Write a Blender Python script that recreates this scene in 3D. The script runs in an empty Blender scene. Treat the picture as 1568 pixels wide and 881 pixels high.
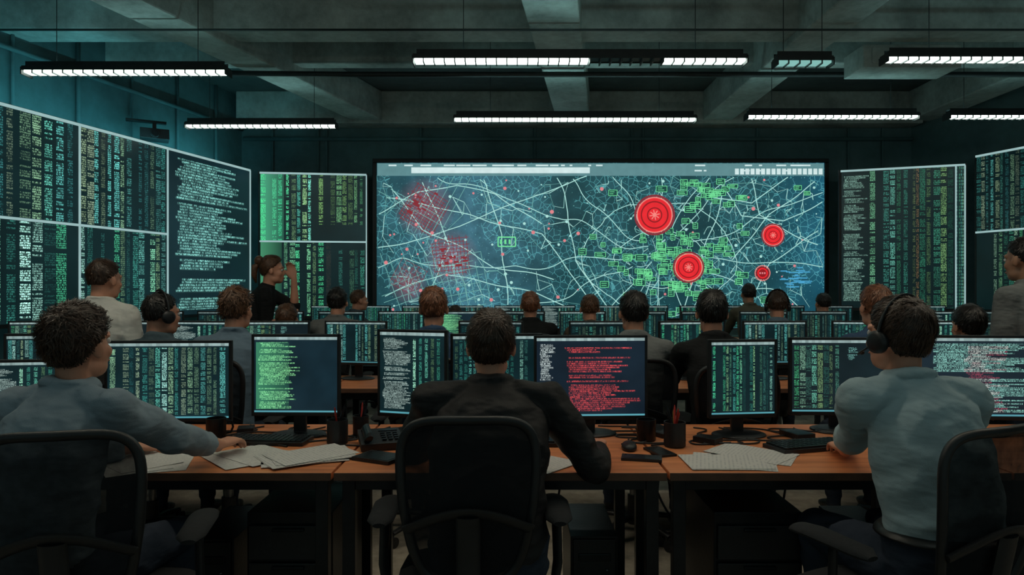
import bpy, math, random
from mathutils import Vector, Matrix, noise, Euler
random.seed(7)
sc = bpy.context.scene
sc.view_settings.view_transform = 'Standard'
V = Vector
COL = sc.collection

# ------------------------------------------------------------------ node DSL
class NT:
    def __init__(s, name):
        s.mat = bpy.data.materials.new(name); s.mat.use_nodes = True
        s.t = s.mat.node_tree; s.t.nodes.clear()
        s.out = s.t.nodes.new('ShaderNodeOutputMaterial')
        s.tc = s.t.nodes.new('ShaderNodeTexCoord')
    def put(s, sock, val):
        if hasattr(val, 'is_output'): s.t.links.new(val, sock)
        elif val is not None:
            try: sock.default_value = val
            except Exception:
                sock.default_value = (val[0], val[1], val[2], 1) if len(sock.default_value) == 4 else val[:3]
    def m(s, op, a, b=None, c=None):
        n = s.t.nodes.new('ShaderNodeMath'); n.operation = op
        for i, x in enumerate((a, b, c)):
            if x is not None: s.put(n.inputs[i], x)
        return n.outputs[0]
    def mul(s, *a):
        r = a[0]
        for x in a[1:]: r = s.m('MULTIPLY', r, x)
        return r
    def add(s, a, b): return s.m('ADD', a, b)
    def fl(s, a): return s.m('FLOOR', a)
    def fr(s, a): return s.m('FRACT', a)
    def gt(s, a, b): return s.m('GREATER_THAN', a, b)
    def lt(s, a, b): return s.m('LESS_THAN', a, b)
    def comb(s, x, y, z):
        n = s.t.nodes.new('ShaderNodeCombineXYZ')
        s.put(n.inputs[0], x); s.put(n.inputs[1], y); s.put(n.inputs[2], z)
        return n.outputs[0]
    def sep(s, v):
        n = s.t.nodes.new('ShaderNodeSeparateXYZ'); s.put(n.inputs[0], v); return n.outputs
    def wn(s, x, y, z):
        n = s.t.nodes.new('ShaderNodeTexWhiteNoise'); n.noise_dimensions = '3D'
        s.put(n.inputs['Vector'], s.comb(x, y, z)); return n.outputs['Value']
    def noise(s, vec, scale, detail=3, rough=.5):
        n = s.t.nodes.new('ShaderNodeTexNoise')
        s.put(n.inputs['Vector'], vec); n.inputs['Scale'].default_value = scale
        n.inputs['Detail'].default_value = detail; n.inputs['Roughness'].default_value = rough
        return n.outputs['Fac']
    def ramp(s, f, stops, const=False):
        n = s.t.nodes.new('ShaderNodeValToRGB'); s.put(n.inputs[0], f)
        if const: n.color_ramp.interpolation = 'CONSTANT'
        e = n.color_ramp.elements
        while len(e) < len(stops): e.new(.5)
        for i, (p, c) in enumerate(stops):
            e[i].position = p; e[i].color = (c[0], c[1], c[2], 1)
        return n.outputs[0]
    def scale(s, vec, f):
        n = s.t.nodes.new('ShaderNodeVectorMath'); n.operation = 'SCALE'
        s.put(n.inputs[0], vec); s.put(n.inputs['Scale'], f); return n.outputs[0]
    def vadd(s, a, b):
        n = s.t.nodes.new('ShaderNodeVectorMath'); n.operation = 'ADD'
        s.put(n.inputs[0], a); s.put(n.inputs[1], b); return n.outputs[0]
    def vmul(s, a, b):
        n = s.t.nodes.new('ShaderNodeVectorMath'); n.operation = 'MULTIPLY'
        s.put(n.inputs[0], a); s.put(n.inputs[1], b); return n.outputs[0]
    def bsdf(s, color=(.5,.5,.5,1), rough=.6, metal=0, bump=None, bstr=.3, bdist=.01, emis=None, estr=1, alpha=None, spec=None, sample=False):
        n = s.t.nodes.new('ShaderNodeBsdfPrincipled')
        s.put(n.inputs['Base Color'], color); s.put(n.inputs['Roughness'], rough); s.put(n.inputs['Metallic'], metal)
        if spec is not None: s.put(n.inputs['Specular IOR Level'], spec)
        if bump is not None:
            b = s.t.nodes.new('ShaderNodeBump'); b.inputs['Strength'].default_value = bstr
            b.inputs['Distance'].default_value = bdist
            s.put(b.inputs['Height'], bump); s.t.links.new(b.outputs[0], n.inputs['Normal'])
        if emis is not None:
            s.put(n.inputs['Emission Color'], emis); s.put(n.inputs['Emission Strength'], estr)
            if not sample:
                try: s.mat.cycles.emission_sampling = 'NONE'
                except Exception: pass
        if alpha is not None: s.put(n.inputs['Alpha'], alpha)
        s.t.links.new(n.outputs[0], s.out.inputs[0]); return s.mat

def simple(name, col, rough=.6, metal=0, var=.25, nscale=12, bstr=.15, bd=.004, spec=None):
    t = NT(name); o = t.tc.outputs['Object']
    f = t.noise(o, nscale, 4)
    lo = [max(0, c*(1-var)) for c in col]; hi = [c*(1+var) for c in col]
    c = t.ramp(f, [(.3, lo), (.7, hi)])
    return t.bsdf(c, rough, metal, bump=t.noise(o, nscale*5, 2), bstr=bstr, bdist=bd, spec=spec)

def emissive(name, col, strength, sample=False):
    t = NT(name)
    f = t.noise(t.tc.outputs['Object'], 8, 1)
    c = t.ramp(f, [(.2, [x*.85 for x in col]), (.8, col)])
    return t.bsdf((0.01,0.01,0.01,1), .4, emis=c, estr=strength, sample=sample)

# screens -----------------------------------------------------------
GREEN=(.07,.50,.26); TEAL=(.14,.50,.43); DIM=(.03,.19,.15); LIME=(.24,.44,.22); CYAN=(.36,.74,.62)
PAL = [(0, DIM), (.18, GREEN), (.34, TEAL), (.50, (.16,.46,.28)), (.62, (.04,.22,.19)), (.76, CYAN), (.90, LIME)]
def screen_mat(name, regions, bg=(.004,.018,.022), strength=1.0, header=True, w=1, h=1, cw=.012, ch=.02, pal=None, grp=8):
    """regions: (u0,u1,v0,v1,type,color,fill)"""
    t = NT(name); uv = t.sep(t.tc.outputs['UV']); u, v = uv[0], uv[1]
    C = w/cw; R = h/ch; seed = random.random()*50
    U = t.mul(u, C); Vv = t.mul(v, R); cu = t.fl(U); rv = t.fl(Vv)
    g = t.gt(t.wn(t.fl(t.mul(U, 3.)), t.fl(t.mul(Vv, 3.)), seed), .40)
    g = t.mul(g, t.lt(t.fr(U), .80), t.gt(t.fr(Vv), .34), t.gt(t.wn(cu, rv, seed+7), .15))
    total = None
    bgn = t.noise(t.comb(u, v, seed), 2.5, 2)
    total = t.scale((bg[0], bg[1], bg[2]), t.add(.4, t.mul(bgn, 1.4)))
    for (u0, u1, v0, v1, ty, colr, fill) in regions:
        box = t.mul(t.gt(u, u0), t.lt(u, u1), t.gt(v, v0), t.lt(v, v1))
        un = t.m('DIVIDE', t.m('SUBTRACT', u, u0), (u1-u0))
        sd = seed + random.random()*30
        if ty == 'cols':
            G = max(2, round((u1-u0)*w/(cw*grp)))
            gi = t.fl(t.mul(un, G)); gf = t.fr(t.mul(un, G))
            wv = t.wn(gi, 3.3, sd)
            on = t.mul(t.lt(gf, t.add(.45, t.mul(wv, .5))), t.gt(t.wn(rv, gi, sd+3), .16), t.gt(t.wn(gi, 6.1, sd), .12))
            br = t.add(.25, t.mul(t.wn(gi, 9.1, sd), 1.3))
            vn = t.noise(t.comb(t.mul(gi, 3.7), t.mul(v, 4.), sd), 1., 2)
            br = t.mul(br, t.add(.0, t.mul(vn, 2.1)))
            cr = t.ramp(t.wn(gi, 1.7, sd+1), pal or PAL, True)
            cr = t.vmul(cr, colr)
            k = t.mul(box, on, t.add(t.mul(g, 1.1), .06), br)
            total = t.vadd(total, t.scale(cr, k))
        elif ty == 'lines':
            ln = t.noise(t.comb(t.mul(rv, .23), sd, 0.), 1., 3)
            L = t.add(t.mul(t.wn(rv, 5., sd), .35), t.mul(ln, fill))
            ind = t.mul(t.fl(t.mul(t.noise(t.comb(t.mul(rv, .31), 7., sd), 1., 0), 8.)), .025)
            on = t.mul(t.gt(un, ind), t.lt(un, L), t.gt(t.wn(rv, 2., sd+5), .1))
            k = t.mul(box, on, t.add(g, .08), t.add(.5, t.mul(t.wn(rv, t.fl(t.mul(U, .12)), sd), .7)))
            total = t.vadd(total, t.scale(colr, k))
        elif ty == 'fill':
            total = t.vadd(total, t.scale(colr, t.mul(box, fill)))
        elif ty == 'grad':
            k = t.mul(box, t.m('SUBTRACT', 1., t.mul(un, .8)), fill)
            total = t.vadd(total, t.scale(colr, k))
    if header:
        hb = t.mul(t.gt(v, .962), t.add(.45, t.mul(t.wn(t.fl(t.mul(u, 30.)), 1., seed), .35)))
        total = t.vadd(total, t.scale((.5, .68, .66), hb))
        total = t.vadd(total, t.scale((.10, .36, .42), t.lt(v, .022)))
    return t.bsdf((.006, .008, .009, 1), .3, emis=total, estr=strength)

# ------------------------------------------------------------------ mesh builder
class MB:
    def __init__(s): s.v = []; s.f = []; s.m = []; s.uv = {}
    def addraw(s, vs, fs, mat=0, M=None):
        o = len(s.v)
        s.v += [(M @ V(p)) for p in vs] if M else [V(p) for p in vs]
        s.f += [tuple(i+o for i in f) for f in fs]
        s.m += (mat if isinstance(mat, list) else [mat]*len(fs))
    def box(s, c, size, mat=0, M=None):
        x, y, z = [a/2 for a in size]; c = V(c)
        vs = [V((a*x, b*y, d*z)) for a in (-1,1) for b in (-1,1) for d in (-1,1)]
        if M: vs = [M @ p for p in vs]
        s.addraw([c+p for p in vs], [(0,1,3,2),(4,6,7,5),(0,4,5,1),(2,3,7,6),(0,2,6,4),(1,5,7,3)], mat)
    def quad(s, pts, mat=0, uv=((0,0),(1,0),(1,1),(0,1))):
        s.addraw(pts, [(0,1,2,3)], mat); s.uv[len(s.f)-1] = uv
    def tube(s, pts, rad, mat=0, seg=12, side=None, closed=False):
        pts = [V(p) for p in pts]; n = len(pts)
        if not isinstance(rad, (list, tuple)): rad = [rad]*n
        vs = []; prev = V(side) if side is not None else None
        for i, p in enumerate(pts):
            if closed: t = pts[(i+1) % n]-pts[i-1]
            else: t = pts[min(i+1, n-1)]-pts[max(i-1, 0)]
            if t.length < 1e-9: t = V((0,0,1))
            t.normalize()
            if prev is None: prev = t.orthogonal()
            sd = prev - t*prev.dot(t)
            if sd.length < 1e-5: sd = t.orthogonal()
            sd.normalize()
            if side is None: prev = sd
            nn = t.cross(sd)
            r = rad[i]; rx, ry = (r if isinstance(r, (list, tuple)) else (r, r))
            for k in range(seg):
                a = 2*math.pi*k/seg
                vs.append(p+sd*(rx*math.cos(a))+nn*(ry*math.sin(a)))
        fs = []
        for i in range(n if closed else n-1):
            j = (i+1) % n
            for k in range(seg):
                k2 = (k+1) % seg
                fs.append((i*seg+k, i*seg+k2, j*seg+k2, j*seg+k))
        if not closed:
            fs.append(tuple(reversed(range(seg)))); fs.append(tuple((n-1)*seg+k for k in range(seg)))
        s.addraw(vs, fs, mat)
    def cyl(s, c, r, h, mat=0, seg=24, r2=None):
        c = V(c); s.tube([c-V((0,0,h/2)), c+V((0,0,h/2))], [r, r if r2 is None else r2], mat, seg, side=(1,0,0))
    def ell(s, c, r, mat=0, seg=16, rings=10, M=None):
        c = V(c); vs = [V((0,0,r[2]))]
        for i in range(1, rings):
            a = math.pi*i/rings
            for k in range(seg):
                b = 2*math.pi*k/seg
                vs.append(V((r[0]*math.sin(a)*math.cos(b), r[1]*math.sin(a)*math.sin(b), r[2]*math.cos(a))))
        vs.append(V((0,0,-r[2]))); fs = []
        for k in range(seg): fs.append((0, 1+k, 1+(k+1) % seg))
        for i in range(rings-2):
            for k in range(seg):
                a = 1+i*seg; k2 = (k+1) % seg
                fs.append((a+k, a+seg+k, a+seg+k2, a+k2))
        e = len(vs)-1; a = 1+(rings-2)*seg
        for k in range(seg): fs.append((e, a+(k+1) % seg, a+k))
        if M: vs = [M @ p for p in vs]
        s.addraw([c+p for p in vs], fs, mat)
    def mesh(s, name, mats):
        me = bpy.data.meshes.new(name)
        me.from_pydata([tuple(p) for p in s.v], [], s.f)
        for m in mats: me.materials.append(m)
        me.polygons.foreach_set('material_index', s.m)
        if s.uv:
            l = me.uv_layers.new(name='UVMap')
            for fi, uvs in s.uv.items():
                st = me.polygons[fi].loop_start
                for k, q in enumerate(uvs): l.data[st+k].uv = q
        me.update(); return me
    def obj(s, name, mats, loc=(0,0,0), rot=0, parent=None, smooth=False, bevel=0, flat_angle=None):
        me = s.mesh(name, mats)
        if smooth:
            me.polygons.foreach_set('use_smooth', [True]*len(me.polygons))
            if flat_angle: 
                try: me.set_sharp_from_angle(angle=math.radians(flat_angle))
                except Exception: pass
        return place(name, me, loc, rot, parent, bevel)

def place(name, me, loc=(0,0,0), rot=0, parent=None, bevel=0, scale=None):
    ob = bpy.data.objects.new(name, me); COL.objects.link(ob)
    ob.location = loc; ob.rotation_euler = rot if isinstance(rot, (tuple, Euler)) else (0, 0, rot)
    if scale: ob.scale = scale
    if parent: ob.parent = parent
    if bevel:
        b = ob.modifiers.new('bevel', 'BEVEL'); b.width = bevel; b.segments = 2; b.limit_method = 'ANGLE'
    return ob
def empty(name, loc=(0,0,0), rot=0):
    e = bpy.data.objects.new(name, None); COL.objects.link(e); e.location = loc
    e.rotation_euler = (0,0,rot); e.empty_display_size = .1; return e

def remesh(mb, voxel, it=3, fac=.5):
    me = mb.mesh('tmp', []) ; ob = bpy.data.objects.new('tmp', me); COL.objects.link(ob)
    r = ob.modifiers.new('r', 'REMESH'); r.mode = 'VOXEL'; r.voxel_size = voxel
    if it:
        s_ = ob.modifiers.new('s', 'SMOOTH'); s_.iterations = it; s_.factor = fac
    dg = bpy.context.evaluated_depsgraph_get(); ev = ob.evaluated_get(dg)
    m2 = ev.to_mesh()
    vs = [v.co.copy() for v in m2.vertices]; fs = [tuple(p.vertices) for p in m2.polygons]
    ns = [v.normal.copy() for v in m2.vertices]
    ev.to_mesh_clear(); bpy.data.objects.remove(ob); bpy.data.meshes.remove(me)
    return vs, fs, ns

# ------------------------------------------------------------------ materials
def concrete(name, base, scale=1.2, var=.5, bstr=.4):
    t = NT(name); o = t.tc.outputs['Object']
    f = t.add(t.mul(t.noise(o, scale, 6, .6), .75), t.mul(t.noise(o, scale*9, 4), .25))
    c = t.ramp(f, [(.32, [x*(1-var) for x in base]), (.5, base), (.68, [x*(1+var) for x in base])])
    return t.bsdf(c, .8, bump=t.noise(o, scale*20, 4), bstr=bstr, bdist=.01)
M_wall = concrete('teal_plaster', (.105,.195,.21), .8, .35)
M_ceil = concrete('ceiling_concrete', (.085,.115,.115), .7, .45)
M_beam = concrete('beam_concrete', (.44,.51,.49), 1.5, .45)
M_floor = concrete('worn_concrete_floor', (.30,.26,.21), 1.8, .65)
M_black = simple('black_plastic', (.012,.013,.015), .45)
M_dark = simple('dark_metal', (.02,.022,.025), .35, .6)
M_fabric = simple('black_fabric', (.012,.013,.015), .9, nscale=60)
M_chrome = simple('brushed_steel', (.25,.26,.27), .3, .9)
M_fix = simple('fixture_paint', (.02,.028,.03), .5)
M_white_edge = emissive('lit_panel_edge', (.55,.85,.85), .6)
M_tube = emissive('fluorescent_tube', (.84,1.0,.90), 6.5, True)
M_fill_near = emissive('added_desk_fill', (1.0,.92,.72), 23, True)  # warm glow for the unseen pendants added over the front desks
M_up = emissive('added_ceiling_glow', (.48,.88,.86), 7, True)  # glowing strip added on top of the pendants to brighten the ceiling
M_tube_dim = emissive('fluorescent_tube_dim', (.25,.55,.5), .9)
M_louvre = simple('louvre_metal', (.10,.12,.12), .5, .3)
t = NT('desk_wood'); o = t.tc.outputs['Object']; q = t.sep(o)
gr = t.noise(t.comb(t.mul(q[0], 1.2), t.mul(q[1], 14.), q[2]), 2.2, 5, .6)
f2 = t.noise(o, 3., 4)
c = t.ramp(t.add(t.mul(gr, .6), t.mul(f2, .4)), [(.3, (.32,.10,.038)), (.5, (.62,.215,.085)), (.7, (.80,.32,.14))])
M_wood = t.bsdf(c, .42, bump=gr, bstr=.1, bdist=.002, spec=.35)
M_edge = simple('desk_edge_banding', (.12,.055,.032), .5)
t = NT('printed_paper'); o = t.tc.outputs['Object']; q = t.sep(o)
ln = t.mul(t.lt(t.fr(t.mul(q[1], 70.)), .4), t.gt(t.wn(t.fl(t.mul(q[0], 180.)), t.fl(t.mul(q[1], 70.)), 1.), .35))
M_paper = t.bsdf(t.ramp(ln, [(0, (.58,.57,.55)), (1, (.46,.46,.46))]), .8)
t = NT('chair_mesh_weave'); o = t.tc.outputs['Object']
M_mesh = t.bsdf((.012,.013,.015,1), .9, alpha=t.add(.80, t.mul(t.noise(o, 30, 2), .18)), spec=.2)
def skin_mat(name, col):
    t = NT(name); o = t.tc.outputs['Object']
    c = t.ramp(t.noise(o, 9, 4), [(.3, [x*.85 for x in col]), (.7, [min(1, x*1.12) for x in col])])
    return t.bsdf(c, .5, bump=t.noise(o, 120, 2), bstr=.1, bdist=.002)
M_skin = skin_mat('skin', (.62,.29,.19)); M_skin2 = skin_mat('skin_tan', (.42,.21,.13))
def cloth(name, col, yoke=None, rough=.9):
    t = NT(name); o = t.tc.outputs['Object']; q = t.sep(o)
    c = t.ramp(t.noise(o, 5, 2), [(.3, [x*.88 for x in col]), (.7, [x*1.1 for x in col])])
    h = t.add(t.add(t.mul(t.noise(t.comb(t.add(q[0], t.mul(q[2], .5)), q[1], t.mul(q[2], 1.8)), 9, 2), 1.0), t.mul(t.noise(t.comb(q[0], q[1], t.mul(q[2], 2.6)), 18, 1), .25)), t.mul(t.noise(o, 260, 1), .03))
    if yoke:
        back = t.lt(q[1], .05)
        l1 = t.mul(t.lt(t.m('ABSOLUTE', t.m('SUBTRACT', q[2], yoke)), .0035), back)
        l2 = t.mul(t.lt(t.m('ABSOLUTE', q[0]), .003), t.mul(t.lt(q[2], yoke), back))
        h = t.m('SUBTRACT', h, t.mul(t.m('MAXIMUM', l1, l2), .30))
    return t.bsdf(c, rough, bump=h, bstr=.6, bdist=.024, spec=.2)
C_blue = cloth('shirt_pale_blue', (.36,.47,.51), .985); C_greyblue = cloth('shirt_grey_blue', (.235,.30,.35), .96)
C_jacket = cloth('black_jacket', (.022,.021,.022), None, .6); C_grey = cloth('grey_shirt', (.17,.18,.18)); C_white = cloth('white_shirt', (.60,.60,.57))
C_navy = cloth('navy_shirt', (.04,.075,.14)); C_blk = cloth('black_shirt', (.013,.014,.015)); C_slate = cloth('slate_shirt', (.06,.09,.11)); C_olive = cloth('olive_shirt', (.12,.11,.08))
C_steel = cloth('steel_blue_shirt', (.13,.19,.25)); C_tan = cloth('brown_shirt', (.10,.075,.055))
C_jeans = cloth('dark_jeans', (.03,.04,.06)); C_shoe = simple('black_shoe', (.012,.012,.012), .4)
def hair_mat(name, col): 
    t = NT(name); o = t.tc.outputs['Object']
    c = t.ramp(t.noise(o, 60, 3), [(.3, [x*.5 for x in col]), (.7, [x*1.5 for x in col])])
    return t.bsdf(c, .45, bump=t.noise(o, 150, 2), bstr=.4, bdist=.003)
H_dark = hair_mat('hair_dark_brown', (.046,.022,.012)); H_brown = hair_mat('hair_brown', (.11,.05,.025)); H_aub = hair_mat('hair_auburn', (.21,.08,.04)); H_blk = hair_mat('hair_black', (.014,.011,.010))
M_eye = simple('eye_white', (.6,.6,.6), .2); M_iris = simple('iris', (.03,.02,.01), .2); M_lip = simple('lips', (.35,.12,.1), .5)

# ------------------------------------------------------------------ head / hand templates
SKC = V((0,-.012,.028)); SKR = V((.072,.092,.088))
def head_prims():
    b = MB()
    b.ell(SKC, SKR, seg=28, rings=18)
    b.ell((0,.030,-.028), (.060,.060,.082), seg=24, rings=16)
    b.ell((0,.048,-.088), (.034,.038,.028)); b.ell((.030,.018,-.074), (.03,.048,.034)); b.ell((-.030,.018,-.074), (.03,.048,.034))
    for sx in (-1, 1):
        b.ell((sx*.037,.058,-.030), (.022,.024,.024))
        b.tube([(sx*.012,.086,.021), (sx*.032,.082,.024), (sx*.05,.066,.018)], [.008,.009,.007], seg=8)
        Me = Euler((.15, 0, sx*-.35)).to_matrix()
        b.ell((sx*.079,-.008,-.008), (.009,.020,.032), M=Me); b.ell((sx*.074,-.002,-.008), (.012,.012,.024), M=Me)
    b.tube([(0,.084,.012), (0,.094,-.012), (0,.103,-.032)], [.008,.010,.013], seg=10)
    b.ell((.010,.092,-.036), (.008,.01,.007)); b.ell((-.010,.092,-.036), (.008,.01,.007))
    b.ell((0,.082,-.062), (.024,.013,.006)); b.ell((0,.080,-.073), (.021,.014,.007))
    b.tube([(0,-.022,-.02), (0,-.030,-.10), (0,-.045,-.17), (0,-.055,-.22)], [(.049,.056),(.050,.054),(.055,.056),(.072,.06)], seg=20, side=(1,0,0))
    return b
HEAD = {0: remesh(head_prims(), .0042, 3), 1: remesh(head_prims(), .008, 2)}

def hand_prims(sx, curl=1.0, b=None):
    """right hand sx=1: thumb at -x. wrist origin, fingers +y, palm -z"""
    b = b or MB()
    b.tube([(0,-.02,0), (0,.015,0), (-.002*sx,.05,.001), (-.001*sx,.088,.002), (0,.1,0)], [(.024,.018),(.028,.017),(.040,.016),(.041,.013),(.034,.009)], seg=16, side=(1,0,0))
    for bx, by, L, r in ((-.031,.088,.072,.0088), (-.0105,.093,.080,.009), (.010,.089,.074,.0086), (.029,.081,.058,.0075)):
        p = V((bx*sx, by-.012, .002)); pts = [p.copy()]; p = p+V((0,.012,0)); pts.append(p.copy())
        ang = 0
        for fr, da in ((.48, 12), (.30, 26), (.24, 24)):
            ang += da*curl; a = math.radians(ang)
            p = p + V((bx*sx*.25*fr, math.cos(a), -math.sin(a)))*(L*fr); pts.append(p.copy())
        b.tube(pts, [r*1.05, r*1.1, r*.98, r*.9, r*.72], seg=10, side=(1,0,0))
        b.ell(pts[-1], (r*.75,)*3, seg=8, rings=6)
    tp = [(-.018*sx,.018,-.004), (-.040*sx,.045,-.010), (-.052*sx,.070,-.016), (-.054*sx,.092,-.020)]
    b.tube(tp, [.014,.0125,.0105,.0085], seg=10); b.ell(tp[-1], (.0085,)*3, seg=8, rings=6); b.ell((-.026*sx,.03,-.006), (.016,.024,.012))
    return b

def ik(S, W, l1, l2, pole):
    d = W-S; L = d.length
    mx = (l1+l2)*.995
    if L > mx: W = S+d*(mx/L); d = W-S; L = mx
    a = (l1*l1-l2*l2+L*L)/(2*L); h = math.sqrt(max(0, l1*l1-a*a))
    dn = d.normalized(); pp = pole-dn*pole.dot(dn); pp.normalize()
    return S+dn*a+pp*h, W

def segd(p, a, b):
    ab = b-a; t = max(0, min(1, (p-a).dot(ab)/max(ab.length_squared, 1e-9))); return (p-(a+ab*t)).length, t

def make_hair(parent, HM, mat, style, lod, seed):
    rnd = random.Random(seed); mb = MB()
    vol = {'short':.009,'curly':.018,'full':.014,'long':.017}[style]
    seg, rings = (64, 44) if lod == 0 else (32, 20)
    nape = -.58 if style == 'short' else -.72
    def mask(n):
        front = n.y
        line = nape + (.26-nape)*max(0, min(1, (front+.50)/1.30))**.8 if front > -.50 else nape
        if front > .45: line += (front-.45)*.9
        return max(0, min(1, (n.z-line)/.16+.25))
    off = V((rnd.random()*20, rnd.random()*20, 3))
    def surf(n, extra=0):
        k = mask(n); nz = noise.noise(n*(4.5 if style == 'curly' else 3)+off)
        nz2 = noise.noise(n*13+off); nz3 = noise.noise(n*26+off)
        th = vol*(.75+.5*max(0, n.z)+.15*max(0,-n.y)) + nz*vol*.40 + nz2*vol*.28 + nz3*vol*.16
        if abs(n.x) > .8: th *= .8
        th *= min(1, .5+max(0, (n.z+.7)*1.0))
        th = th*k - .012*(1-k)
        r = V((n.x*(SKR.x+th+extra), n.y*(SKR.y+th+extra), n.z*(SKR.z+th+extra)))
        p = SKC+r
        if n.y < -.2 and n.z < 0 and k > .3: p.z -= .016*k*min(1,-n.z*2); p.y += .006*k
        return p
    vs = []; fs = []
    for i in range(rings+1):
        a = math.pi*i/rings
        for k in range(seg):
            b = 2*math.pi*k/seg
            vs.append(HM @ surf(V((math.sin(a)*math.cos(b), math.sin(a)*math.sin(b), math.cos(a)))))
    for i in range(rings):
        for k in range(seg):
            k2 = (k+1) % seg; fs.append((i*seg+k, (i+1)*seg+k, (i+1)*seg+k2, i*seg+k2))
    mb.addraw(vs, fs, 0)
    N = 5500 if lod == 0 else 900
    crown = V((0.1,-.55,.83)).normalized()
    for _ in range(N):
        n = V((rnd.gauss(0,1), rnd.gauss(0,1), rnd.gauss(0,1))).normalized()
        if mask(n) < .35: continue
        fl = (n-crown); fl = fl-n*fl.dot(n)
        if fl.length < .05: fl = n.orthogonal()
        fl.normalize(); rr = V((rnd.gauss(0,1), rnd.gauss(0,1), rnd.gauss(0,1)))
        rr -= n*rr.dot(n); fl = (fl+rr*(.75 if style == 'curly' else .28)).normalized()
        L = rnd.uniform(.02,.042)*(1.1 if style != 'short' else .75)
        lift = rnd.uniform(.0,.009)*(1.9 if style == 'curly' else 1)
        st = n.cross(fl).normalized()*rnd.uniform(.0009,.0020)*(1 if lod == 0 else 2)
        pts = []
        for j in range(4):
            tt = j/3; nn = (n+fl*(L*tt/.085)).normalized()
            if mask(nn) < .15: nn = n
            e = .001+lift*math.sin(tt*math.pi*.65)
            pts.append(surf(nn, e))
        vv = []
        for j, p in enumerate(pts):
            wd = (1, .9, .6, .05)[j]; vv += [HM @ (p-st*wd), HM @ (p+st*wd)]
        mb.addraw(vv, [(0,1,3,2), (2,3,5,4), (4,5,7,6)], 0)
    if style == 'long':
        c = HM @ V((0,-.115,.085)); mb.ell(c, (.042,.042,.045), seg=16, rings=10)
        mb.tube([HM @ V(p) for p in ((0,-.10,.07),(0,-.15,.03),(.005,-.155,-.04),(.0,-.14,-.11))], [.02,.03,.026,.008], seg=10)
    ob = mb.obj('hair', [mat], parent=parent, smooth=True); return ob

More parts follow.
